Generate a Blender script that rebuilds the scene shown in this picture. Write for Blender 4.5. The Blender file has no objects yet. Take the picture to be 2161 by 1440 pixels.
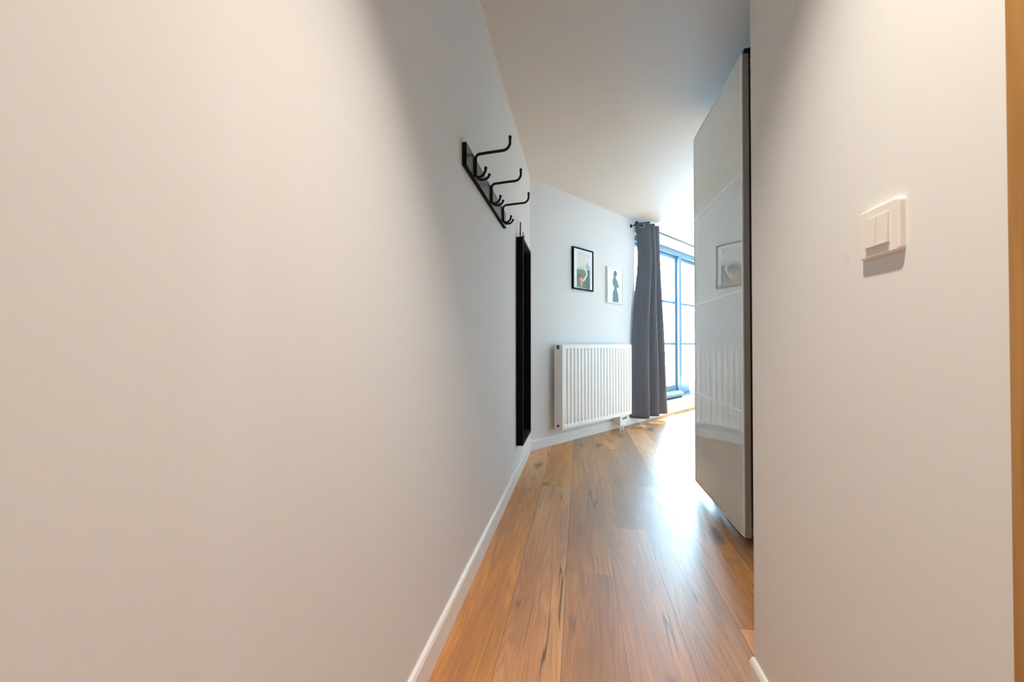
import bpy, bmesh, math, random
from mathutils import Vector, Matrix
from math import radians, sin, cos, pi

random.seed(7)
S = bpy.context.scene
C = S.collection

# ------------------------------------------------------------------ camera
cam_data = bpy.data.cameras.new('camera')
cam_data.sensor_fit = 'HORIZONTAL'
cam_data.sensor_width = 36.0
cam_data.lens = 36.0 * 780.0 / 2161.0
cam_data.clip_start = 0.02
cam_data.clip_end = 300
cam = bpy.data.objects.new('camera', cam_data)
C.objects.link(cam)
cam.location = (0, 0, 0.96)
cam.rotation_euler = (radians(90) + math.atan(8 / 780.0), 0, radians(10.21))
S.camera = cam

# ------------------------------------------------------------------ colour management, sky
S.view_settings.view_transform = 'Standard'
S.view_settings.look = 'None'
S.view_settings.gamma = 1.0
S.view_settings.exposure = 0.13
S.view_settings.use_curve_mapping = False

SKY = 70.0                       # overcast sky outside the big window
DOWNLIGHT = 145.0                 # warm recessed hallway lamp (W), scaled down for the added rear fill
WARM = (1.0, 0.90, 0.76)

w = bpy.data.worlds.new('overcast_sky')
w.use_nodes = True
bg = w.node_tree.nodes['Background']
bg.inputs['Color'].default_value = (0.52, 0.79, 1.0, 1)
bg.inputs['Strength'].default_value = SKY
S.world = w

cy = S.cycles
cy.use_denoising = True
cy.max_bounces = 14
cy.diffuse_bounces = 9
cy.glossy_bounces = 6
cy.transmission_bounces = 8
cy.transparent_max_bounces = 12
cy.sample_clamp_indirect = 12.0
cy.caustics_reflective = False
cy.caustics_refractive = False

# ------------------------------------------------------------------ dimensions (metres)
H = 2.49                       # ceiling
XL = -0.436                    # hallway left wall
XR = 0.4806                    # hallway right wall (with the switch)
YR = 1.142                     # far end of that wall
YREAR = -1.7
ANG = radians(38.4)            # the radiator wall runs obliquely to the hallway
U = Vector((sin(ANG), cos(ANG), 0))
N = Vector((cos(ANG), -sin(ANG), 0))
A = Vector((XL, 3.335, 0))
ROTB = pi / 2 - ANG            # local x = along that wall, local -y = into the room
T_END = 5.4
OPEN0, OPEN1, OZ0, OZ1 = 1.80, 4.70, 0.18, 2.35
XW = 0.7637                    # wardrobe door face

# portal for the window daylight
pl = bpy.data.lights.new('window_portal', 'AREA')
pl.shape = 'RECTANGLE'
pl.size = OPEN1 - OPEN0
pl.size_y = OZ1 - OZ0
pl.cycles.is_portal = True
po = bpy.data.objects.new('window_portal', pl)
C.objects.link(po)
pc = A + U * ((OPEN0 + OPEN1) / 2) - N * 0.22 + Vector((0, 0, (OZ0 + OZ1) / 2))
po.location = pc
po.rotation_euler = N.to_track_quat('-Z', 'Y').to_euler()


# ------------------------------------------------------------------ helpers
class MB:
    """collects shapes into one bmesh; build() links them as one object"""
    def __init__(self):
        self.bm = bmesh.new()
        self.mi = 0

    def _tag(self, faces):
        for f in faces:
            f.material_index = self.mi

    def box(self, x0, x1, y0, y1, z0, z1, bevel=0.0, seg=2):
        b = bmesh.new()
        r = bmesh.ops.create_cube(b, size=1)
        for v in b.verts:
            v.co = Vector(((x0 + x1) / 2 + v.co.x * (x1 - x0), (y0 + y1) / 2 + v.co.y * (y1 - y0), (z0 + z1) / 2 + v.co.z * (z1 - z0)))
        if bevel:
            bmesh.ops.bevel(b, geom=b.edges[:], offset=bevel, segments=seg, profile=0.5, affect='EDGES')
        self.merge(b)
        return self

    def merge(self, b, mat=None):
        vm = {}
        for v in b.verts:
            vm[v] = self.bm.verts.new(mat @ v.co if mat else v.co)
        for f in b.faces:
            try:
                nf = self.bm.faces.new([vm[v] for v in f.verts])
                nf.material_index = self.mi
            except ValueError:
                pass
        b.free()

    def poly(self, pts):
        f = self.bm.faces.new([self.bm.verts.new(p) for p in pts])
        f.material_index = self.mi
        return self

    def prism(self, pts, d):
        """closed outline pts (3-D, planar) pushed along vector d"""
        d = Vector(d)
        a = [self.bm.verts.new(Vector(p)) for p in pts]
        b = [self.bm.verts.new(Vector(p) + d) for p in pts]
        n = len(pts)
        fs = [self.bm.faces.new(a), self.bm.faces.new(b[::-1])]
        for i in range(n):
            fs.append(self.bm.faces.new([a[(i + 1) % n], a[i], b[i], b[(i + 1) % n]]))
        self._tag(fs)
        return self

    def tube(self, pts, r, n=12, caps=True):
        pts = [Vector(p) for p in pts]
        rings = []
        prev = None
        for i, p in enumerate(pts):
            t = (pts[min(i + 1, len(pts) - 1)] - pts[max(i - 1, 0)]).normalized()
            if prev is None:
                up = Vector((0, 0, 1)) if abs(t.z) < 0.9 else Vector((0, 1, 0))
                a = t.cross(up).normalized()
            else:
                a = (prev - t * prev.dot(t)).normalized()
            prev = a
            b = t.cross(a)
            rr = r[i] if isinstance(r, (list, tuple)) else r
            rings.append([self.bm.verts.new(p + (a * cos(2 * pi * k / n) + b * sin(2 * pi * k / n)) * rr) for k in range(n)])
        fs = []
        for i in range(len(rings) - 1):
            for k in range(n):
                fs.append(self.bm.faces.new([rings[i][k], rings[i][(k + 1) % n], rings[i + 1][(k + 1) % n], rings[i + 1][k]]))
        if caps:
            fs.append(self.bm.faces.new(rings[0][::-1]))
            fs.append(self.bm.faces.new(rings[-1]))
        self._tag(fs)
        return self

    def ball(self, c, r, seg=16, scale=(1, 1, 1)):
        b = bmesh.new()
        bmesh.ops.create_uvsphere(b, u_segments=seg, v_segments=seg // 2, radius=r)
        for v in b.verts:
            v.co = Vector((v.co.x * scale[0], v.co.y * scale[1], v.co.z * scale[2]))
        self.merge(b, Matrix.Translation(c))
        return self

    def lathe(self, prof, c=(0, 0, 0), n=32):
        c = Vector(c)
        rings = [[self.bm.verts.new(c + Vector((r * cos(2 * pi * k / n), r * sin(2 * pi * k / n), z))) for k in range(n)] for r, z in prof]
        fs = []
        for i in range(len(rings) - 1):
            for k in range(n):
                fs.append(self.bm.faces.new([rings[i][k], rings[i][(k + 1) % n], rings[i + 1][(k + 1) % n], rings[i + 1][k]]))
        fs.append(self.bm.faces.new(rings[0][::-1]))
        fs.append(self.bm.faces.new(rings[-1]))
        self._tag(fs)
        return self

    def torus(self, c, axis, R, r, n=28, m=10):
        axis = Vector(axis).normalized()
        q = axis.to_track_quat('Z', 'Y')
        grid = []
        for i in range(n):
            th = 2 * pi * i / n
            grid.append([self.bm.verts.new(Vector(c) + q @ Vector(((R + r * cos(2 * pi * j / m)) * cos(th), (R + r * cos(2 * pi * j / m)) * sin(th), r * sin(2 * pi * j / m)))) for j in range(m)])
        fs = []
        for i in range(n):
            for j in range(m):
                fs.append(self.bm.faces.new([grid[i][j], grid[(i + 1) % n][j], grid[(i + 1) % n][(j + 1) % m], grid[i][(j + 1) % m]]))
        self._tag(fs)
        return self

    def build(self, name, mats, parent=None, smooth=False, loc=(0, 0, 0), rotz=0.0):
        bmesh.ops.recalc_face_normals(self.bm, faces=self.bm.faces[:])
        me = bpy.data.meshes.new(name)
        self.bm.to_mesh(me)
        self.bm.free()
        for m in (mats if isinstance(mats, (list, tuple)) else [mats]):
            me.materials.append(m)
        if smooth:
            for p in me.polygons:
                p.use_smooth = True
            me.set_sharp_from_angle(angle=radians(40))
        o = bpy.data.objects.new(name, me)
        C.objects.link(o)
        o.location = loc
        o.rotation_euler = (0, 0, rotz)
        if parent:
            o.parent = parent
        return o


def tag(o, label, cat, group=None, kind=None):
    o['label'] = label
    o['category'] = cat
    if group:
        o['group'] = group
    if kind:
        o['kind'] = kind
    return o


def thing(name, label, cat, loc=(0, 0, 0), rotz=0.0, group=None, kind=None):
    o = bpy.data.objects.new(name, None)
    o.empty_display_size = 0.05
    C.objects.link(o)
    o.location = loc
    o.rotation_euler = (0, 0, rotz)
    return tag(o, label, cat, group, kind)


def at_back(t, o, z):
    """a point of the radiator wall: t along it, o out into the room, z up"""
    return A + U * t + N * o + Vector((0, 0, z))


# ------------------------------------------------------------------ materials
def principled(name, col, rough=0.5, metal=0.0, spec=0.5, **kw):
    m = bpy.data.materials.new(name)
    m.use_nodes = True
    b = m.node_tree.nodes['Principled BSDF']
    b.inputs['Base Color'].default_value = (*col, 1)
    b.inputs['Roughness'].default_value = rough
    b.inputs['Metallic'].default_value = metal
    b.inputs['Specular IOR Level'].default_value = spec
    for k, v in kw.items():
        b.inputs[k.replace('_', ' ')].default_value = v
    return m


def add_noise_bump(m, scale=200, strength=0.05, dist=0.001, stretch=(1, 1, 1), detail=4):
    nt = m.node_tree
    tc = nt.nodes.new('ShaderNodeTexCoord')
    mp = nt.nodes.new('ShaderNodeMapping')
    mp.inputs['Scale'].default_value = stretch
    nz = nt.nodes.new('ShaderNodeTexNoise')
    nz.inputs['Scale'].default_value = scale
    nz.inputs['Detail'].default_value = detail
    bp = nt.nodes.new('ShaderNodeBump')
    bp.inputs['Strength'].default_value = strength
    bp.inputs['Distance'].default_value = dist
    nt.links.new(tc.outputs['Object'], mp.inputs['Vector'])
    nt.links.new(mp.outputs['Vector'], nz.inputs['Vector'])
    nt.links.new(nz.outputs['Fac'], bp.inputs['Height'])
    nt.links.new(bp.outputs['Normal'], nt.nodes['Principled BSDF'].inputs['Normal'])
    return nz


M = {}


def paint(name, col, smudge=None):
    m = principled(name, col, rough=0.75, spec=0.25)
    nz = add_noise_bump(m, 260, 0.06, 0.001)
    if smudge:
        nt = m.node_tree
        geo = nt.nodes.new('ShaderNodeNewGeometry')
        d = nt.nodes.new('ShaderNodeVectorMath')
        d.operation = 'DISTANCE'
        d.inputs[1].default_value = smudge
        nt.links.new(geo.outputs['Position'], d.inputs[0])
        mr = nt.nodes.new('ShaderNodeMapRange')
        mr.inputs['From Min'].default_value = 0.0035
        mr.inputs['From Max'].default_value = 0.012
        mr.inputs['To Min'].default_value = 0.16
        mr.inputs['To Max'].default_value = 0.0
        nt.links.new(d.outputs['Value'], mr.inputs['Value'])
        mx = nt.nodes.new('ShaderNodeMix')
        mx.data_type = 'RGBA'
        mx.inputs[6].default_value = (*col, 1)
        mx.inputs[7].default_value = (0.45, 0.42, 0.40, 1)
        nt.links.new(mr.outputs['Result'], mx.inputs[0])
        nt.links.new(mx.outputs[2], nt.nodes['Principled BSDF'].inputs['Base Color'])
    return m


WALLC = (0.775, 0.775, 0.77)
M['wall'] = paint('wall_paint', WALLC)
M['wall_r'] = paint('switch_wall_paint', WALLC, smudge=(XR, 0.768, 1.118))
M['wall_grey'] = paint('bounce_damping_grey', (0.36, 0.37, 0.38))  # unseen room walls kept dark to damp bounced daylight
M['ceil'] = paint('ceiling_paint', (0.76, 0.75, 0.745))
M['trim'] = principled('white_trim_paint', (0.86, 0.85, 0.83), 0.35)
M['sill'] = principled('white_sill', (0.88, 0.88, 0.88), 0.4)
M['rad'] = principled('radiator_enamel', (0.88, 0.87, 0.85), 0.3)
M['rad_dark'] = principled('radiator_plug_dark', (0.10, 0.08, 0.06), 0.5)
M['black'] = principled('black_powder_coat', (0.004, 0.0045, 0.006), 0.45, spec=0.3)
M['blackmatt'] = principled('black_matt_frame', (0.005, 0.005, 0.006), 0.6, spec=0.12)
M['board'] = principled('black_satin_board', (0.02, 0.026, 0.032), 0.28)
M['steel'] = principled('brushed_steel', (0.55, 0.55, 0.56), 0.3, metal=1.0)
M['mirror'] = principled('mirror_silver', (0.9, 0.9, 0.9), 0.01, metal=1.0)
M['winframe'] = principled('blue_grey_window_paint', (0.115, 0.205, 0.285), 0.35)
M['winpale'] = principled('pale_blue_window_rail', (0.13, 0.25, 0.30), 0.4)
M['gasket'] = principled('dark_gasket', (0.01, 0.02, 0.035), 0.6)
M['plastic'] = principled('cream_switch_plastic', (0.84, 0.80, 0.74), 0.3)
M['plastic2'] = principled('cream_rocker_plastic', (0.78, 0.74, 0.68), 0.3)
M['wglass'] = principled('grey_lacquered_glass', (0.70, 0.755, 0.765), 0.015, spec=0.5, IOR=2.3)
add_noise_bump(M['wglass'], 2.2, 0.10, 0.02, (1, 1, 0.6), 0)
M['wstrip'] = principled('white_door_strip', (0.92, 0.93, 0.93), 0.12, IOR=2.3)
M['wframe'] = principled('grey_door_edge', (0.30, 0.29, 0.27), 0.4)
M['carcass'] = principled('wardrobe_carcass', (0.10, 0.09, 0.08), 0.5)
M['fin_black'] = principled('gloss_black_metal', (0.01, 0.01, 0.012), 0.25)
M['brown'] = principled('brown_stick', (0.16, 0.11, 0.06), 0.5)
M['red'] = principled('red_tube', (0.55, 0.02, 0.06), 0.35)
M['pinkcap'] = principled('pale_cap', (0.65, 0.45, 0.40), 0.4)
M['mat'] = principled('white_poster_paper', (0.86, 0.88, 0.88), 0.3)
M['whiteframe'] = principled('white_picture_frame', (0.80, 0.83, 0.82), 0.35)
M['vase'] = principled('white_ceramic', (0.90, 0.90, 0.90), 0.2)
M['terrace'] = principled('pale_terrace_tiles', (0.55, 0.56, 0.57), 0.8)
M['plaster'] = principled('pale_render', (0.62, 0.64, 0.66), 0.8)
M['farwin'] = principled('far_window_glass', (0.05, 0.09, 0.14), 0.2)


def glass_material():
    m = bpy.data.materials.new('window_glass')
    m.use_nodes = True
    nt = m.node_tree
    nt.nodes.clear()
    out = nt.nodes.new('ShaderNodeOutputMaterial')
    mix = nt.nodes.new('ShaderNodeMixShader')
    tr = nt.nodes.new('ShaderNodeBsdfTransparent')
    tr.inputs['Color'].default_value = (0.94, 0.97, 0.98, 1)
    gl = nt.nodes.new('ShaderNodeBsdfGlossy')
    gl.inputs['Roughness'].default_value = 0.01
    fr = nt.nodes.new('ShaderNodeFresnel')
    fr.inputs['IOR'].default_value = 1.45
    geo = nt.nodes.new('ShaderNodeNewGeometry')      # only the entry face of the pane mirrors
    fm = nt.nodes.new('ShaderNodeMath')
    fm.operation = 'SUBTRACT'
    fm.use_clamp = True
    nt.links.new(fr.outputs[0], fm.inputs[0])
    nt.links.new(geo.outputs['Backfacing'], fm.inputs[1])
    nt.links.new(fm.outputs[0], mix.inputs[0])
    nt.links.new(tr.outputs[0], mix.inputs[1])
    nt.links.new(gl.outputs[0], mix.inputs[2])
    nt.links.new(mix.outputs[0], out.inputs[0])
    return m


M['glass'] = glass_material()


def fabric_material():
    m = principled('grey_curtain_fabric', (0.13, 0.13, 0.15), 0.85, spec=0.1)
    nt = m.node_tree
    b = nt.nodes['Principled BSDF']
    b.inputs['Sheen Weight'].default_value = 0.3
    b.inputs['Sheen Roughness'].default_value = 0.4
    add_noise_bump(m, 26, 0.55, 0.02, (1, 1, 0.16), 4)
    return m


M['fabric'] = fabric_material()


def oak_material(name, base, dark, scale=1.0):
    m = principled(name, base, 0.4)
    nt = m.node_tree
    b = nt.nodes['Principled BSDF']
    tc = nt.nodes.new('ShaderNodeTexCoord')
    mp = nt.nodes.new('ShaderNodeMapping')
    mp.inputs['Scale'].default_value = (30 * scale, 30 * scale, 1.5 * scale)
    nz = nt.nodes.new('ShaderNodeTexNoise')
    nz.inputs['Scale'].default_value = 2.0
    nz.inputs['Detail'].default_value = 5
    cr = nt.nodes.new('ShaderNodeValToRGB')
    cr.color_ramp.elements[0].position = 0.35
    cr.color_ramp.elements[0].color = (*dark, 1)
    cr.color_ramp.elements[1].position = 0.65
    cr.color_ramp.elements[1].color = (*base, 1)
    nt.links.new(tc.outputs['Object'], mp.inputs['Vector'])
    nt.links.new(mp.outputs['Vector'], nz.inputs['Vector'])
    nt.links.new(nz.outputs['Fac'], cr.inputs['Fac'])
    nt.links.new(cr.outputs['Color'], b.inputs['Base Color'])
    return m


M['oak'] = oak_material('honey_oak', (0.52, 0.27, 0.08), (0.38, 0.18, 0.045))


def floor_material():
    """rustic oak laminate: u,v are metres inside one plank, the attribute plank_id is random per plank"""
    m = bpy.data.materials.new('rustic_oak_planks')
    m.use_nodes = True
    nt = m.node_tree
    L = nt.links.new
    b = nt.nodes['Principled BSDF']

    def node(t, **kw):
        n = nt.nodes.new(t)
        for k, v in kw.items():
            setattr(n, k, v)
        return n

    def math_(op, a, c=None, clamp=False):
        n = node('ShaderNodeMath', operation=op)
        n.use_clamp = clamp
        for i, s in enumerate((a, c)):
            if s is None:
                continue
            if isinstance(s, (int, float)):
                n.inputs[i].default_value = s
            else:
                L(s, n.inputs[i])
        return n.outputs[0]

    def mixc(fac, a, c, blend='MIX'):
        n = node('ShaderNodeMix', data_type='RGBA', blend_type=blend)
        for i, s in ((0, fac), (6, a), (7, c)):
            if isinstance(s, (int, float)):
                n.inputs[i].default_value = s
            elif isinstance(s, tuple):
                n.inputs[i].default_value = (*s, 1)
            else:
                L(s, n.inputs[i])
        return n.outputs[2]

    def ramp(fac, p0, p1, v0=0.0, v1=1.0):
        n = node('ShaderNodeMapRange', interpolation_type='SMOOTHSTEP')
        n.inputs['From Min'].default_value = p0
        n.inputs['From Max'].default_value = p1
        n.inputs['To Min'].default_value = v0
        n.inputs['To Max'].default_value = v1
        L(fac, n.inputs['Value'])
        return n.outputs['Result']

    uv = node('ShaderNodeUVMap', uv_map='plank')
    sep = node('ShaderNodeSeparateXYZ')
    L(uv.outputs[0], sep.inputs[0])
    pid = node('ShaderNodeAttribute', attribute_name='plank_id')
    sepc = node('ShaderNodeSeparateXYZ')
    L(pid.outputs['Vector'], sepc.inputs[0])
    r1, r2, r3 = sepc.outputs[0], sepc.outputs[1], sepc.outputs[2]
    comb = node('ShaderNodeCombineXYZ')
    L(math_('ADD', sep.outputs[0], math_('MULTIPLY', r1, 37.0)), comb.inputs[0])
    L(math_('ADD', sep.outputs[1], math_('MULTIPLY', r2, 53.0)), comb.inputs[1])
    L(math_('MULTIPLY', r3, 11.0), comb.inputs[2])
    P = comb.outputs[0]

    def noise(scale, detail=4, sx=1.0, sy=1.0, rough=0.55, dist=0.0, vec=None):
        mp = node('ShaderNodeMapping')
        mp.inputs['Scale'].default_value = (sx, sy, 1)
        L(vec or P, mp.inputs['Vector'])
        n = node('ShaderNodeTexNoise')
        n.inputs['Scale'].default_value = scale
        n.inputs['Detail'].default_value = detail
        n.inputs['Roughness'].default_value = rough
        n.inputs['Distortion'].default_value = dist
        L(mp.outputs[0], n.inputs['Vector'])
        return n.outputs['Fac']

    # growth rings: contour bands of a stretched noise
    field = noise(2.2, 2, 5.0, 0.34, 0.4)
    rings = math_('SINE', math_('MULTIPLY', field, 95.0))
    rings = ramp(rings, -0.9, 1.0)
    fine = noise(9.0, 6, 22.0, 0.45, 0.65)
    broad = noise(1.6, 3, 3.2, 0.55, 0.5)
    # knots and the dark cracks running along the board
    vmap = node('ShaderNodeMapping')
    vmap.inputs['Scale'].default_value = (5.0, 1.7, 1)
    warp = node('ShaderNodeVectorMath', operation='MULTIPLY_ADD')
    nz3 = node('ShaderNodeTexNoise')
    nz3.inputs['Scale'].default_value = 9.0
    L(P, nz3.inputs['Vector'])
    L(nz3.outputs['Color'], warp.inputs[0])
    warp.inputs[1].default_value = (0.08, 0.12, 0)
    L(P, warp.inputs[2])
    L(warp.outputs[0], vmap.inputs['Vector'])
    vor = node('ShaderNodeTexVoronoi')
    vor.inputs['Scale'].default_value = 1.0
    L(vmap.outputs[0], vor.inputs['Vector'])
    knot = ramp(vor.outputs['Distance'], 0.05, 0.24, 1.0, 0.0)
    vcol = node('ShaderNodeSeparateColor')
    L(vor.outputs['Color'], vcol.inputs[0])
    knot = math_('MULTIPLY', knot, ramp(vcol.outputs[0], 0.30, 0.36))
    crackf = noise(2.0, 3, 5.0, 0.26, 0.5, 0.15)
    crack = ramp(math_('ABSOLUTE', math_('SUBTRACT', crackf, 0.5)), 0.002, 0.011, 1.0, 0.0)
    crack = math_('MULTIPLY', crack, ramp(noise(1.3, 3, 3.0, 1.2), 0.52, 0.60))

    col = mixc(ramp(broad, 0.3, 0.7), (0.47, 0.170, 0.018), (0.76, 0.300, 0.034))
    col = mixc(math_('MULTIPLY', ramp(fine, 0.46, 0.70), 0.52), col, (0.22, 0.080, 0.016))
    col = mixc(math_('MULTIPLY', math_('SUBTRACT', 1.0, rings), 0.24), col, (0.21, 0.075, 0.020))
    tone = node('ShaderNodeHueSaturation')
    L(col, tone.inputs['Color'])
    L(math_('ADD', 0.74, math_('MULTIPLY', r3, 0.42)), tone.inputs['Value'])
    L(math_('ADD', 0.86, math_('MULTIPLY', r1, 0.22)), tone.inputs['Saturation'])
    col = tone.outputs[0]
    col = mixc(math_('MULTIPLY', knot, 0.85), col, (0.055, 0.026, 0.012))
    col = mixc(math_('MULTIPLY', crack, 0.85), col, (0.045, 0.022, 0.012))
    # grooves between the planks
    size = node('ShaderNodeAttribute', attribute_name='plank_size')
    ss = node('ShaderNodeSeparateXYZ')
    L(size.outputs['Vector'], ss.inputs[0])
    eu = math_('MINIMUM', sep.outputs[0], math_('SUBTRACT', ss.outputs[0], sep.outputs[0]))
    ev = math_('MINIMUM', sep.outputs[1], math_('SUBTRACT', ss.outputs[1], sep.outputs[1]))
    edge = math_('MINIMUM', eu, ev)
    groove = ramp(edge, 0.0006, 0.0018, 1.0, 0.0)
    col = mixc(math_('MULTIPLY', groove, 0.75), col, (0.06, 0.03, 0.018))
    L(col, b.inputs['Base Color'])
    L(math_('ADD', 0.38, math_('MULTIPLY', fine, 0.12)), b.inputs['Roughness'])
    b.inputs['Specular IOR Level'].default_value = 0.7
    b.inputs['Coat Weight'].default_value = 0.7
    b.inputs['Coat Roughness'].default_value = 0.54
    b.inputs['Coat IOR'].default_value = 1.7
    hgt = math_('SUBTRACT', math_('MULTIPLY', fine, 0.25), math_('ADD', groove, math_('MULTIPLY', crack, 0.4)))
    bp = node('ShaderNodeBump')
    bp.inputs['Strength'].default_value = 0.25
    bp.inputs['Distance'].default_value = 0.0012
    L(hgt, bp.inputs['Height'])
    L(bp.outputs[0], b.inputs['Normal'])
    return m


M['floor'] = floor_material()

# ------------------------------------------------------------------ the setting
D_CORNER = A + U * T_END                     # far corner of the room
E_CORNER = D_CORNER + N * 2.0
ROOM_X = E_CORNER.x

# floor: staggered planks in one mesh
PW, PL_ = 0.1945, 1.508
PX0 = -0.0525
joint = {-2: 0.95, -1: 2.53, 0: 1.591, 1: 2.017, 2: 1.12, 3: 2.885, 4: 0.62}
bm = bmesh.new()
uvl = bm.loops.layers.uv.new('plank')
pid_l = bm.loops.layers.float_vector.new('plank_id')
psz_l = bm.loops.layers.float_vector.new('plank_size')
kmin, kmax = math.floor((XL - 0.2 - PX0) / PW), math.ceil((ROOM_X + 0.2 - PX0) / PW)
for k in range(kmin, kmax):
    x0, x1 = PX0 + k * PW, PX0 + (k + 1) * PW
    j0 = joint.get(k, random.uniform(0, PL_))
    j = j0 - PL_ * math.ceil((j0 - YREAR + 0.2) / PL_)
    while j < 8.4:
        rid = (random.random(), random.random(), random.random())
        if k in (-2, -1) and -0.5 < j < 2.7:
            rid = (rid[0], rid[1], 0.55 + 0.3 * rid[2])
        f = bm.faces.new([bm.verts.new(p) for p in ((x0, j, 0), (x1, j, 0), (x1, j + PL_, 0), (x0, j + PL_, 0))])
        for lp, q in zip(f.loops, ((0, 0), (PW, 0), (PW, PL_), (0, PL_))):
            lp[uvl].uv = q
            lp[pid_l] = Vector(rid)
            lp[psz_l] = Vector((PW, PL_, 0))
        j += PL_


def cut(bm, co, no):
    bmesh.ops.bisect_plane(bm, geom=bm.verts[:] + bm.edges[:] + bm.faces[:], plane_co=co, plane_no=no, clear_outer=True)


cut(bm, (XL - 0.02, 0, 0), (-1, 0, 0))
cut(bm, (ROOM_X + 0.02, 0, 0), (1, 0, 0))
cut(bm, (0, YREAR - 0.02, 0), (0, -1, 0))
cut(bm, A - N * 0.02, -N)
me = bpy.data.meshes.new('floor')
bm.to_mesh(me)
bm.free()
me.materials.append(M['floor'])
fl = bpy.data.objects.new('floor', me)
C.objects.link(fl)
tag(fl, 'brown rustic oak plank floor running down the hallway', 'floor', kind='structure')

# ceiling
mb = MB()
mb.prism([(XL - 0.1, YREAR - 0.1, H), (ROOM_X + 0.1, YREAR - 0.1, H), (ROOM_X + 0.1, 8.0, H), (D_CORNER.x, 8.0, H),
          tuple((D_CORNER - N * 0.2).xy) + (H,), tuple((A - N * 0.2).xy) + (H,), (XL - 0.1, A.y, H)], (0, 0, 0.1))
tag(mb.build('ceiling', M['ceil']), 'smooth white ceiling above the hallway and room', 'ceiling', kind='structure')

mb = MB()
mb.box(XL - 0.12, XL, YREAR - 0.1, A.y + 0.10, 0, H)
tag(mb.build('wall_left', M['wall']), 'long smooth off-white wall on the left carrying the coat rack', 'wall', kind='structure')

# radiator wall with the window opening, built in its own frame: x along, y outwards
mb = MB()
TH = 0.22
mb.box(0, OPEN0, 0, TH, 0, H)
mb.box(OPEN1, T_END + 0.1, 0, TH, 0, H)
mb.box(OPEN0, OPEN1, 0, TH, OZ1, H)
mb.box(OPEN0, OPEN1, 0, TH, 0, OZ0)
tag(mb.build('wall_back', M['wall'], loc=A, rotz=ROTB), 'oblique white wall at the end with radiator, pictures and window', 'wall', kind='structure')

# partition carrying the switch, with a door opening close to the camera
mb = MB()
mb.box(XR, XR + 0.10, 0.44, YR, 0, H)
mb.box(XR, XR + 0.10, -0.44, 0.44, 2.06, H)
mb.box(XR, XR + 0.10, YREAR, -0.44, 0, H)
mb.box(XR + 0.10, 1.44, YR - 0.10, YR, 0, H)
mb.box(1.44, ROOM_X, YR - 0.10, 2.655, 0, H)
tag(mb.build('wall_right', M['wall_r']), 'cream wall on the right carrying the light switch', 'wall', kind='structure')

mb = MB()
mb.box(XL - 0.1, XR + 0.1, YREAR - 0.1, YREAR, 0, H)
tag(mb.build('wall_rear', M['wall']), 'white wall closing the hallway behind the camera', 'wall', kind='structure')

mb = MB()
mb.box(ROOM_X, ROOM_X + 0.1, YR - 0.1, 8.0, 0, H)
L2 = 2.1
mb.prism([tuple(D_CORNER.xy) + (0,), tuple((D_CORNER + U * 0.1).xy) + (0,), tuple((D_CORNER + U * 0.1 + N * L2).xy) + (0,), tuple((D_CORNER + N * L2).xy) + (0,)], (0, 0, H))
tag(mb.build('wall_far', M['wall_grey']), 'unseen walls closing the room, toned grey to damp bounced light', 'wall', kind='structure')


def skirting(mb, length, h=0.09, th=0.013):
    """skirting profile swept along +x, wall at y=0, room at -y"""
    prof = [(0, 0), (-th, 0), (-th, h - 0.012), (-th + 0.004, h - 0.003), (-th * 0.45, h), (0, h)]
    mb.prism([(0, y, z) for y, z in prof], (length, 0, 0))
    return mb


o = skirting(MB(), A.y - YREAR).build('baseboard_left', M['trim'], loc=(XL, YREAR, 0), rotz=pi / 2)
tag(o, 'white skirting board along the foot of the left wall', 'baseboard', kind='structure')
o = skirting(MB(), 2.02).build('baseboard_back', M['trim'], loc=A, rotz=ROTB)
tag(o, 'white skirting board under the radiator', 'baseboard', kind='structure')
o = skirting(MB(), YR - 0.515).build('baseboard_right', M['trim'], loc=(XR, YR, 0), rotz=-pi / 2)
tag(o, 'cream skirting board at the foot of the switch wall', 'baseboard', kind='structure')

# thin sealant bead where walls meet the ceiling
mb = MB()
mb.prism([(XL, 0.2, H), (XL + 0.006, 0.2, H), (XL, 0.2, H - 0.006)], (0, A.y - 0.2, 0))
tag(mb.build('trim_1', M['ceil']), 'thin pale bead between left wall and ceiling', 'trim', kind='structure')
mb = MB()
mb.prism([(0, 0, H), (0, -0.005, H), (0, 0, H - 0.005)], (T_END, 0, 0))
tag(mb.build('trim_2', M['ceil'], loc=A, rotz=ROTB), 'thin pale bead between radiator wall and ceiling', 'trim', kind='structure')

# honey-coloured door and casing on the right, mostly behind the frame edge
dr = thing('door_1', 'honey oak door with casing at the right edge of the picture', 'door', (XR, 0, 0), kind='structure')
mb = MB()
mb.box(-0.014, 0.0, 0.43, 0.499, 0, 2.12, 0.003)
mb.box(-0.014, 0.0, -0.499, -0.43, 0, 2.12, 0.003)
mb.box(-0.014, 0.0, -0.43, 0.43, 2.05, 2.12, 0.003)
mb.box(0.0, 0.10, 0.41, 0.44, 0, 2.06)
mb.box(0.0, 0.10, -0.44, -0.41, 0, 2.06)
mb.box(0.0, 0.10, -0.41, 0.41, 2.03, 2.06)
mb.build('door_casing', M['oak'], dr)
mb = MB()
mb.box(0.05, 0.09, -0.408, 0.408, 0.006, 2.028, 0.003)
lf = mb.build('door_leaf', M['oak'], dr)
mb = MB()
mb.tube([(0.05, -0.34, 1.02), (0.0, -0.34, 1.02)], 0.009)
mb.tube([(0.005, -0.345, 1.02), (0.002, -0.22, 1.02)], 0.009)
mb.build('door_handle', M['steel'], lf, smooth=True)

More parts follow.
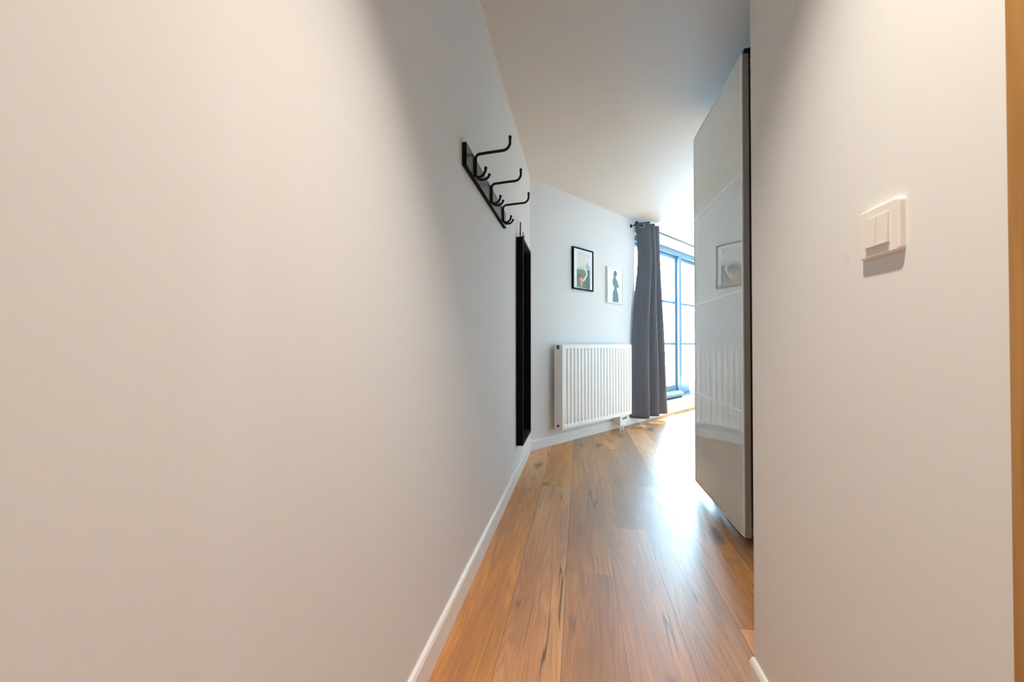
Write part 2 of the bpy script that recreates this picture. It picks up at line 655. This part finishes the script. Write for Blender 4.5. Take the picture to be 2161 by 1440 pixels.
# ------------------------------------------------------------------ window
win = thing('window_1', 'tall blue-grey framed glazed window beside the grey curtain', 'window', A, ROTB, kind='structure')
FO, FB = 0.06, 0.16                 # frame front and back, outwards from the wall face
M0, M1 = 3.155, 3.235               # mullion
FR = 0.07
mb = MB()
mb.box(OPEN0, OPEN0 + FR, FO, FB, OZ0, OZ1, 0.004)
mb.box(OPEN1 - FR, OPEN1, FO, FB, OZ0, OZ1, 0.004)
mb.box(OPEN0 + FR, OPEN1 - FR, FO, FB, OZ1 - FR, OZ1, 0.004)
mb.box(OPEN0 + FR, OPEN1 - FR, FO + 0.02, FB, OZ0, OZ0 + 0.045, 0.004)
mb.build('window_frame', M['winframe'], win)
mb = MB()
mb.box(M0, M1, FO, FB, OZ0 + 0.045, OZ1 - FR, 0.004)
mb.build('mullion', M['winframe'], win)


def sash(t0, t1):
    z0, z1 = OZ0 + 0.045, OZ1 - FR
    y0, y1 = FB - 0.055, FB - 0.005
    s, rb = 0.05, 0.14
    m_ = MB()
    m_.box(t0, t0 + s, y0, y1, z0, z1, 0.003)
    m_.box(t1 - s, t1, y0, y1, z0, z1, 0.003)
    m_.box(t0 + s, t1 - s, y0, y1, z1 - s, z1, 0.003)
    m_.box(t0 + s, t1 - s, y0, y1, z0, z0 + rb, 0.003)
    r = m_.build('sash', M['winframe'], win)
    MB().box(t0 + s - 0.005, t1 - s + 0.005, (y0 + y1) / 2 - 0.003, (y0 + y1) / 2 + 0.003, z0 + rb - 0.005, z1 - s + 0.005).build('glass_pane', M['glass'], r)
    for zb in (0.975, 1.585):
        MB().box(t0 + s, t1 - s, y0 + 0.008, y1 - 0.008, zb - 0.018, zb + 0.018, 0.002).build('glazing_bar', M['winframe'], r)
    return r


sash(OPEN0 + FR, M0)
sash(M1, OPEN1 - FR)
# pale threshold rail at the foot of the left sash, with its dark rubber gap
mb = MB()
mb.prism([(OPEN0 + FR + 0.02, -0.0, 0.222), (OPEN0 + FR + 0.02, 0.0, 0.255), (OPEN0 + FR + 0.02, 0.05, 0.285), (OPEN0 + FR + 0.02, FO + 0.045, 0.285), (OPEN0 + FR + 0.02, FO + 0.045, 0.222)], (M0 - 0.02 - OPEN0 - FR, 0, 0))
mb.build('threshold_rail', M['winpale'], win)
mb = MB()
mb.box(OPEN0 + FR + 0.02, M0 - 0.03, 0.012, FO + 0.02, OZ0 + 0.012, 0.222)
mb.build('threshold_gasket', M['gasket'], win)
mb = MB()
mb.box(OPEN0 - 0.0, OPEN1 + 0.0, -0.03, FO + 0.02, OZ0 - 0.018, OZ0 + 0.010, 0.003)
mb.build('window_sill', M['sill'], win)

# outside: balcony slab and a pale block far beyond
mb = MB()
mb.box(-2, 9, TH, 3.4, -0.15, 0.08)
tag(mb.build('terrace', M['terrace'], loc=A, rotz=ROTB), 'pale tiled terrace outside the window', 'terrace', kind='structure')
bl = thing('apartment_building', 'pale far apartment block seen faintly through the window', 'building', at_back(22, -46, -9), ROTB)
MB().box(-26, 18, 0, 10, 0, 8.2).build('facade', M['plaster'], bl)
for i in range(13):
    for j in range(2):
        x = -24 + i * 3.2
        MB().box(x, x + 1.5, -0.05, 0.05, 2.0 + j * 3.2, 3.7 + j * 3.2).build('window', M['farwin'], bl)

# ------------------------------------------------------------------ radiator
rad = thing('radiator', 'white ribbed panel radiator mounted low on the end wall', 'radiator', at_back(0.30, 0, 0), ROTB)
RW, RZ0, RZ1 = 1.20, 0.160, 0.962
YB, YF = -0.030, -0.130             # local y: back and front
mb = MB()
n_rib = 21
x0, x1 = 0.028, RW - 0.028
pitch = (x1 - x0) / n_rib
zs = [RZ0 + 0.006, RZ0 + 0.035, RZ0 + 0.050, RZ1 - 0.050, RZ1 - 0.035, RZ1 - 0.006]
amp = [0, 0, 1, 1, 0, 0]
xs = [(0.0, 0)]
for i in range(n_rib):
    for fx, d in ((0.0, 0), (0.14, 0), (0.30, 1), (0.70, 1), (0.86, 0)):
        xs.append((x0 + (i + fx) * pitch, d))
xs += [(x1, 0), (RW, 0)]
grid = [[mb.bm.verts.new((x, YF + 0.009 * d * a, z)) for x, d in xs] for z, a in zip(zs, amp)]
for r in range(len(zs) - 1):
    for c in range(len(xs) - 1):
        mb.bm.faces.new([grid[r][c], grid[r][c + 1], grid[r + 1][c + 1], grid[r + 1][c]])
mb.box(0, RW, YF + 0.0095, YF + 0.014, RZ0 + 0.006, RZ1 - 0.006)
mb.build('front_panel', M['rad'], rad)
mb = MB()
mb.box(0.004, RW - 0.004, YB - 0.016, YB, RZ0 + 0.004, RZ1 - 0.012)
for i in range(36):
    xx = 0.04 + i * (RW - 0.08) / 35
    mb.box(xx - 0.004, xx + 0.004, YF + 0.014, YB - 0.016, RZ0 + 0.05, RZ1 - 0.05)
mb.build('back_panel', M['rad'], rad)
mb = MB()
mb.box(-0.004, 0.003, YF - 0.002, YB + 0.002, RZ0, RZ1, 0.002)
sp = mb.build('side_panel', M['rad'], rad)
mb = MB()
mb.box(RW - 0.003, RW + 0.004, YF - 0.002, YB + 0.002, RZ0, RZ1, 0.002)
mb.build('side_panel', M['rad'], rad)
mb = MB()
mb.box(-0.003, RW + 0.003, YF - 0.001, YF + 0.010, RZ1 - 0.008, RZ1 + 0.002, 0.002)
mb.box(-0.003, RW + 0.003, YB - 0.008, YB + 0.001, RZ1 - 0.008, RZ1 + 0.002, 0.002)
for i in range(80):
    xx = 0.01 + i * (RW - 0.02) / 79
    mb.box(xx - 0.003, xx + 0.003, YF + 0.010, YB - 0.008, RZ1 - 0.006, RZ1)
mb.build('top_grille', M['rad'], rad)
mb = MB()
mb.tube([(-0.003, YF + 0.05, RZ1 - 0.032), (-0.014, YF + 0.05, RZ1 - 0.032)], 0.013, 18)
mb.box(-0.012, -0.004, YF + 0.037, YF + 0.063, RZ1 - 0.030, RZ1 - 0.006, 0.003)
mb.build('air_vent', M['rad_dark'], rad, smooth=True)
mb = MB()
mb.tube([(-0.003, YF + 0.05, RZ0 + 0.034), (-0.012, YF + 0.05, RZ0 + 0.034)], 0.012, 18)
mb.build('blanking_plug', M['rad_dark'], rad, smooth=True)
mb = MB()
mb.box(0.985, 1.115, YF + 0.012, YF + 0.062, 0.055, RZ0 + 0.004, 0.006)
vb = mb.build('valve_cover', M['rad'], rad)
mb = MB()
mb.tube([(1.04, YF + 0.012, 0.132), (1.04, YF - 0.004, 0.132)], 0.010, 14)
mb.tube([(1.085, YF + 0.012, 0.136), (1.085, YF - 0.004, 0.136)], 0.013, 14)
mb.build('valve', principled('grey_valve', (0.22, 0.23, 0.23), 0.4), vb, smooth=True)
for xx in (1.025, 1.075):
    MB().tube([(xx, YF + 0.037, 0.056), (xx, YF + 0.037, 0.0)], 0.009, 12).build('pipe', M['rad'], rad, smooth=True)
for xx in (0.2, 1.0):
    MB().box(xx, xx + 0.03, YB, 0.0, RZ0 + 0.08, RZ1 - 0.10).build('wall_bracket', M['rad'], rad)

# ------------------------------------------------------------------ framed prints
def framed(name, label, t0, t1, z0, z1, fmat, bar, depth, group=None):
    w_, h_ = t1 - t0, z1 - z0
    r = thing(name, label, 'picture', at_back(t0, 0, z0), ROTB, group)
    m_ = MB()
    m_.box(0, bar, -depth, -0.002, 0, h_, 0.0015)
    m_.box(w_ - bar, w_, -depth, -0.002, 0, h_, 0.0015)
    m_.box(bar, w_ - bar, -depth, -0.002, 0, bar, 0.0015)
    m_.box(bar, w_ - bar, -depth, -0.002, h_ - bar, h_, 0.0015)
    m_.build('frame', fmat, r)
    return r, w_, h_


def art(parent, w_, h_, bar, depth, layers):
    """flat printed sheet: stacked colour areas given in 0..1 of the frame, v from the top"""
    m_ = MB()
    mats = [M['mat']]
    y = -depth + 0.008
    m_.poly([(bar * 0.8, y, bar * 0.8), (w_ - bar * 0.8, y, bar * 0.8), (w_ - bar * 0.8, y, h_ - bar * 0.8), (bar * 0.8, y, h_ - bar * 0.8)])
    for i, (col, pts) in enumerate(layers):
        mats.append(principled('print_ink', col, 0.35))
        m_.mi = i + 1
        yy = y - 0.00025 * (i + 1)
        m_.poly([(p[0] * w_, yy, (1 - p[1]) * h_) for p in pts])
    m_.build('print', mats, parent)


def smooth_closed(pts, n=6):
    out = []
    k = len(pts)
    for i in range(k):
        p0, p1, p2, p3 = (Vector((*pts[(i + d) % k], 0)) for d in (-1, 0, 1, 2))
        for s in range(n):
            t = s / n
            q = 0.5 * ((2 * p1) + (-p0 + p2) * t + (2 * p0 - 5 * p1 + 4 * p2 - p3) * t * t + (-p0 + 3 * p1 - 3 * p2 + p3) * t ** 3)
            out.append((q.x, q.y))
    return out


r, w_, h_ = framed('framed_print', 'black-framed print with green field, pale figure and orange bag', 0.590, 0.930, 1.530, 1.962, M['blackmatt'], 0.014, 0.024)
art(r, w_, h_, 0.014, 0.024, [
    ((0.74, 0.77, 0.74), [(0.19, 0.08), (0.84, 0.08), (0.84, 0.95), (0.19, 0.95)]),
    ((0.42, 0.49, 0.49), smooth_closed([(0.60, 0.42), (0.66, 0.33), (0.72, 0.32), (0.80, 0.38), (0.835, 0.44), (0.835, 0.53), (0.62, 0.53)])),
    ((0.45, 0.50, 0.49), [(0.19, 0.50), (0.30, 0.45), (0.46, 0.43), (0.56, 0.49), (0.56, 0.56), (0.19, 0.57)]),
    ((0.10, 0.19, 0.075), [(0.19, 0.52), (0.84, 0.50), (0.84, 0.95), (0.19, 0.95)]),
    ((0.045, 0.135, 0.095), smooth_closed([(0.62, 0.62), (0.72, 0.50), (0.83, 0.52), (0.80, 0.66), (0.83, 0.80), (0.82, 0.945), (0.62, 0.945), (0.60, 0.78)])),
    ((0.72, 0.69, 0.62), smooth_closed([(0.28, 0.12), (0.45, 0.085), (0.58, 0.13), (0.61, 0.30), (0.58, 0.44), (0.45, 0.43), (0.27, 0.46), (0.24, 0.30)])),
    ((0.60, 0.57, 0.49), smooth_closed([(0.70, 0.12), (0.76, 0.11), (0.78, 0.17), (0.73, 0.20)])),
    ((0.74, 0.68, 0.58), smooth_closed([(0.52, 0.38), (0.60, 0.42), (0.70, 0.56), (0.705, 0.62), (0.60, 0.74), (0.48, 0.80), (0.44, 0.77), (0.56, 0.69), (0.64, 0.60), (0.54, 0.47)])),
    ((0.11, 0.055, 0.03), smooth_closed([(0.21, 0.66), (0.32, 0.62), (0.44, 0.66), (0.47, 0.71), (0.36, 0.73), (0.22, 0.74)])),
    ((0.80, 0.25, 0.14), smooth_closed([(0.32, 0.71), (0.46, 0.71), (0.47, 0.80), (0.44, 0.92), (0.38, 0.93), (0.36, 0.82)])),
])
r, w_, h_ = framed('framed_print', 'white-framed print of a teal standing silhouette', 1.188, 1.510, 1.435, 1.843, M['whiteframe'], 0.013, 0.024)
art(r, w_, h_, 0.013, 0.024, [
    ((0.10, 0.22, 0.205), smooth_closed([
        (0.50, 0.075), (0.58, 0.10), (0.62, 0.16), (0.56, 0.235), (0.53, 0.27), (0.60, 0.33), (0.68, 0.42), (0.745, 0.52),
        (0.66, 0.545), (0.60, 0.57), (0.64, 0.66), (0.70, 0.78), (0.70, 0.95), (0.36, 0.955), (0.35, 0.84), (0.36, 0.70), (0.44, 0.60),
        (0.42, 0.53), (0.36, 0.47), (0.35, 0.35), (0.40, 0.27), (0.39, 0.21), (0.42, 0.14)])),
    ((0.075, 0.15, 0.145), smooth_closed([(0.46, 0.09), (0.54, 0.09), (0.60, 0.15), (0.55, 0.22), (0.44, 0.215), (0.42, 0.15)])),
])

# ------------------------------------------------------------------ curtain rod and curtain
RT0, ROFF, RODZ = 1.69, 0.102, 2.408
rod = thing('curtain_rod', 'thin black curtain rod with ball end above the window', 'curtain rod', at_back(0, ROFF, RODZ), ROTB)
MB().tube([(RT0, 0, 0), (4.95, 0, 0)], 0.010, 14).build('rod', M['fin_black'], rad and rod, smooth=True)
mb = MB()
mb.ball((RT0 - 0.012, 0, 0), 0.024, 18)
mb.tube([(RT0 + 0.012, 0, 0), (RT0 + 0.03, 0, 0)], 0.014, 14)
mb.build('finial', M['fin_black'], rod, smooth=True)
mb = MB()
mb.ball((4.962, 0, 0), 0.024, 18)
mb.build('finial', M['fin_black'], rod, smooth=True)
for tb in (1.715, 4.90):
    mb = MB()
    mb.tube([(tb, 0, 0), (tb, ROFF, 0)], 0.007, 10)
    mb.tube([(tb, ROFF - 0.006, 0), (tb, ROFF, 0)], 0.022, 16)
    mb.build('bracket', M['fin_black'], rod, smooth=True)

cur = thing('curtain', 'dark grey eyelet curtain gathered beside the radiator', 'curtain', at_back(0, ROFF, 0), ROTB)
ZT, ZBOT = 2.450, 0.085
NW = 3.0                            # waves across


def cloth(s, v):
    """s 0..1 across, v 0 top .. 1 bottom -> local point"""
    a = 1.760 - 0.100 * v ** 1.1
    b_ = 2.150 + 0.240 * v ** 1.3
    x = a + (b_ - a) * s
    ph = 2 * pi * NW * s - pi + 0.35 * v * sin(3.1 * s + 1.2)
    am = (0.066 + 0.016 * v) * (0.85 + 0.3 * sin(2.3 * s + 0.8))
    f = (0.5 + 0.5 * cos(ph)) ** 1.35
    y = am - 2 * am * f + 0.004 * v * sin(17 * s + 6 * v)
    x += 0.012 * sin(ph + 0.5) + 0.014 * v * sin(7 * v + 5 * s)
    x += 0.075 * math.exp(-((v - 0.20) / 0.17) ** 2) * (1 - s) ** 2
    z = ZT + (ZBOT - ZT) * v + 0.006 * v * sin(ph)
    return Vector((x, y, z))


mb = MB()
NS, NV = 150, 60
g = [[mb.bm.verts.new(cloth(i / NS, j / NV)) for i in range(NS + 1)] for j in range(NV + 1)]
for j in range(NV):
    for i in range(NS):
        mb.bm.faces.new([g[j][i], g[j][i + 1], g[j + 1][i + 1], g[j + 1][i]])
fab = mb.build('curtain_panel', M['fabric'], cur, smooth=False)
for p in fab.data.polygons:
    p.use_smooth = True
sol = fab.modifiers.new('thickness', 'SOLIDIFY')
sol.thickness = 0.003
v = (ZT - RODZ) / (ZT - ZBOT)
for k in range(600):
    s = (k + 0.5) / 600
    if (cloth(s - 1 / 1200, v).y > 0) == (cloth(s + 1 / 1200, v).y > 0):
        continue
    p = cloth(s, v)
    d = (cloth(s + 0.004, v) - cloth(s - 0.004, v)).cross(Vector((0, 0, 1)))
    MB().torus(Vector((p.x, 0, 0) ) + Vector((0, 0, RODZ)), d, 0.023, 0.0055).build('eyelet', M['steel'], cur, smooth=True)

# white pot on the window sill
mb = MB()
mb.lathe([(0.045, 0.0), (0.070, 0.03), (0.085, 0.09), (0.086, 0.13), (0.074, 0.19), (0.058, 0.225), (0.062, 0.24), (0.056, 0.24), (0.052, 0.225), (0.05, 0.20)], n=36)
o = mb.build('plant_pot', M['vase'], smooth=True, loc=at_back(3.50, 0.02, OZ0 + 0.010), rotz=ROTB)
tag(o, 'white rounded pot on the window ledge beside the wardrobe edge', 'pot')

# ------------------------------------------------------------------ wardrobe
WY0, WYM, WY1 = 1.165, 1.905, 2.650
WZ0, WZ1 = 0.056, 2.342
wd = thing('wardrobe', 'tall wardrobe with glossy grey glass sliding doors behind the switch wall', 'wardrobe', (XW, WY0, 0))
def wl(y):
    return y - WY0
CX0, CX1 = 0.095, 0.66
MB().box(CX0, CX1, 0.0, 0.018, 0, WZ1 + 0.018).build('side_panel', M['carcass'], wd)
MB().box(CX0, CX1, wl(WY1) - 0.018, wl(WY1), 0, WZ1 + 0.018).build('side_panel', M['carcass'], wd)
MB().box(CX0, CX1, 0.018, wl(WY1) - 0.018, WZ1, WZ1 + 0.018).build('top_panel', M['carcass'], wd)
MB().box(CX0 + 0.04, CX1, 0.018, wl(WY1) - 0.018, 0.0, 0.075).build('base_panel', M['carcass'], wd)
MB().box(CX1 - 0.006, CX1, 0.018, wl(WY1) - 0.018, 0.075, WZ1).build('back_panel', M['carcass'], wd)
mb = MB()
mb.box(0.032, CX0, 0.0, wl(WY1) - 0.01, WZ1 + 0.002, WZ1 + 0.022, 0.002)
mb.box(0.006, 0.090, wl(WYM) - 0.012, wl(WYM) + 0.012, WZ1 + 0.001, WZ1 + 0.016, 0.002)
mb.build('sliding_rail', M['fin_black'], wd)
STRIPS = (0.6445, 1.2210, 1.7818)


def wdoor(x, y0, y1, name):
    d = MB().box(x + 0.004, x + 0.030, y0, y1, WZ0, WZ1, 0.001).build(name, M['wframe'], wd)
    zz = [WZ0 + 0.006] + list(STRIPS) + [WZ1 - 0.006]
    for a_, b_ in zip(zz[:-1], zz[1:]):
        MB().box(x, x + 0.0045, y0 + 0.016, y1 - 0.016, a_ + 0.0055, b_ - 0.0055).build('glass_panel', M['wglass'], d)
    for z in STRIPS:
        MB().box(x - 0.0015, x + 0.005, y0 + 0.012, y1 - 0.012, z - 0.0062, z + 0.0062, 0.001).build('strip', M['wstrip'], d)
    mb = MB()
    mb.box(x - 0.0015, x + 0.006, y0 + 0.002, y0 + 0.016, WZ0, WZ1, 0.001)
    mb.box(x - 0.0015, x + 0.006, y1 - 0.016, y1 - 0.002, WZ0, WZ1, 0.001)
    mb.box(x - 0.0015, x + 0.006, y0 + 0.016, y1 - 0.016, WZ0, WZ0 + 0.007, 0.001)
    mb.box(x - 0.0015, x + 0.006, y0 + 0.016, y1 - 0.016, WZ1 - 0.007, WZ1, 0.001)
    mb.build('edge_profile', M['wstrip'], d)
    return d


wdoor(0.0, wl(WYM), wl(WY1), 'sliding_door')
wdoor(0.052, 0.005, wl(WYM) + 0.04, 'sliding_door')

# ------------------------------------------------------------------ coat rack
rack = thing('coat_rack', 'black wall coat rack with three wire double hooks', 'coat rack', (XL, 1.345, 1.645))
mb = MB()
mb.box(0.0, 0.018, 0.0, 0.785, 0.0, 0.088, 0.0015)
for f in mb.bm.faces:                 # satin face, matt black edges
    if f.calc_center_median().x > 0.0179:
        f.material_index = 1
mb.build('board', [M['blackmatt'], M['board']], rack)


def arc(c, r, a0, a1, n=7):
    return [(c[0] + r * cos(radians(a0 + (a1 - a0) * i / n)), c[1] + r * sin(radians(a0 + (a1 - a0) * i / n))) for i in range(n + 1)]


def hook(y):
    """wire double hook: x out of the wall, z up (relative to board foot)"""
    wr = 0.0056
    up = [(0.0225, 0.030), (0.0225, 0.078)]
    up += arc((0.0405, 0.078), 0.018, 180, 95, 6)
    up += [(0.06, 0.0975), (0.10, 0.100), (0.128, 0.1012)]
    up += arc((0.135, 0.1320), 0.0305, -88, -2, 7)
    up += [(0.1655, 0.150)]
    m_ = MB()
    m_.tube([(x, 0, z) for x, z in up], wr, 12)
    m_.ball((0.1655, 0, 0.153), 0.0072, 14)
    h_ = m_.build('hook', M['black'], rack, smooth=True, loc=(0, y, 0))
    for sgn in (-1, 1):
        m_ = MB()
        pts = []
        for i in range(14):
            t = i / 13
            if t < 0.3:
                q = t / 0.3
                x, z = 0.0225, 0.035 - 0.022 * q
            else:
                q = (t - 0.3) / 0.7
                an = radians(180 + 175 * q)
                x = 0.0225 + 0.025 + 0.025 * cos(an)
                z = 0.013 + 0.020 * sin(an) + 0.010 * q ** 2
            pts.append((x, sgn * 0.030 * max(0, (t - 0.25) / 0.75) ** 1.2, z))
        m_.tube(pts, wr, 12)
        m_.ball(pts[-1], 0.0068, 14)
        m_.build('prong', M['black'], h_, smooth=True)
    MB().box(0.018, 0.0215, -0.009, 0.009, 0.020, 0.075, 0.001).build('mounting_plate', M['black'], h_)


for y in (1.4575, 1.7405, 2.0200):
    hook(y - 1.345)

# ------------------------------------------------------------------ tall mirror in a deep black frame
MY0, MY1, MZ0, MZ1, MD = 2.584, 3.022, 0.246, 1.728, 0.050
mir = thing('wall_mirror', 'tall narrow mirror in a deep black frame at the end of the left wall', 'mirror', (XL, MY0, MZ0))
mw, mh, mbar = MY1 - MY0, MZ1 - MZ0, 0.022
mb = MB()
mb.box(0.0, MD, 0, mbar, 0, mh, 0.0015)
mb.box(0.0, MD, mw - mbar, mw, 0, mh, 0.0015)
mb.box(0.0, MD, mbar, mw - mbar, 0, mbar, 0.0015)
mb.box(0.0, MD, mbar, mw - mbar, mh - mbar, mh, 0.0015)
mb.build('frame', M['blackmatt'], mir)
MB().box(0.004, 0.010, mbar - 0.003, mw - mbar + 0.003, mbar - 0.003, mh - mbar + 0.003).build('mirror_glass', M['mirror'], mir)

mb = MB()
mb.tube([(0, 0, 0), (0, 0, 0.06), (0.001, 0.001, 0.112)], [0.0062, 0.006, 0.005], 12)
tag(mb.build('wooden_stick', M['brown'], loc=(XL + 0.026, MY0 + 0.03, MZ1), smooth=True), 'thin brown stick standing on the black mirror frame', 'stick')
rt = thing('small_tube', 'small red tube with pale cap standing on the black mirror frame', 'tube', (XL + 0.036, MY0 + 0.10, MZ1))
MB().tube([(0, 0, 0), (0, 0, 0.034)], [0.011, 0.010], 16).build('body', M['red'], rt, smooth=True)
MB().tube([(0, 0, 0.0345), (0, 0, 0.060)], [0.0075, 0.006], 16).build('cap', M['pinkcap'], rt, smooth=True)

# ------------------------------------------------------------------ light switch
sw = thing('light_switch', 'cream double rocker light switch on the right wall', 'light switch', (XR, 0.6845, 1.1425))
mb = MB()
b = bmesh.new()
bmesh.ops.create_cube(b, size=1)
for v in b.verts:
    v.co = Vector((-0.0045 + v.co.x * 0.009, v.co.y * 0.080, v.co.z * 0.081))
xe = [e for e in b.edges if abs((e.verts[0].co - e.verts[1].co).x) > 0.005]
bmesh.ops.bevel(b, geom=xe, offset=0.006, segments=5, profile=0.5, affect='EDGES')
fe = [e for e in b.edges if all(v.co.x < -0.0085 for v in e.verts)]
bmesh.ops.bevel(b, geom=fe, offset=0.003, segments=3, profile=0.5, affect='EDGES')
mb.merge(b)
mb.build('cover_plate', M['plastic'], sw)
for s_ in (-1, 1):
    mb = MB()
    y0, y1 = (0.0004, 0.0228) if s_ > 0 else (-0.0228, -0.0004)
    mb.prism([(-0.0088, y0, -0.0235), (-0.0128, y0, -0.0235), (-0.0110, y0, 0.0235), (-0.0088, y0, 0.0235)], (0, y1 - y0, 0))
    mb.build('rocker', M['plastic2'], sw)

# ------------------------------------------------------------------ recessed hallway lamp above the picture, plus an added fill behind the camera
M['lens'] = principled('lamp_lens', (1, 1, 1), 0.5, Emission_Color=(*WARM, 1), Emission_Strength=6.0)


def downlight(x, y, label, power):
    d = thing('recessed_downlight', label, 'ceiling lamp', (x, y, H), group='recessed hallway lamps')
    MB().torus((0, 0, -0.002), (0, 0, 1), 0.044, 0.006, 32, 8).build('trim_ring', M['trim'], d, smooth=True)
    MB().lathe([(0.040, -0.003), (0.040, 0.0)], n=32).build('lens', M['lens'], d)
    l = bpy.data.lights.new('lamp', 'SPOT')
    l.energy = power
    l.color = WARM
    l.spot_size = radians(80)
    l.spot_blend = 1.0
    l.shadow_soft_size = 0.035
    lo = bpy.data.objects.new('lamp', l)
    C.objects.link(lo)
    lo.parent = d
    lo.location = (0, 0, -0.045)


downlight(0.09, 0.46, 'warm recessed ceiling lamp just above the light switch', DOWNLIGHT)
downlight(0.08, -0.90, 'unseen warm fill lamp added behind the camera', DOWNLIGHT * 0.12)  # added for soft warm fill, not a known fitting
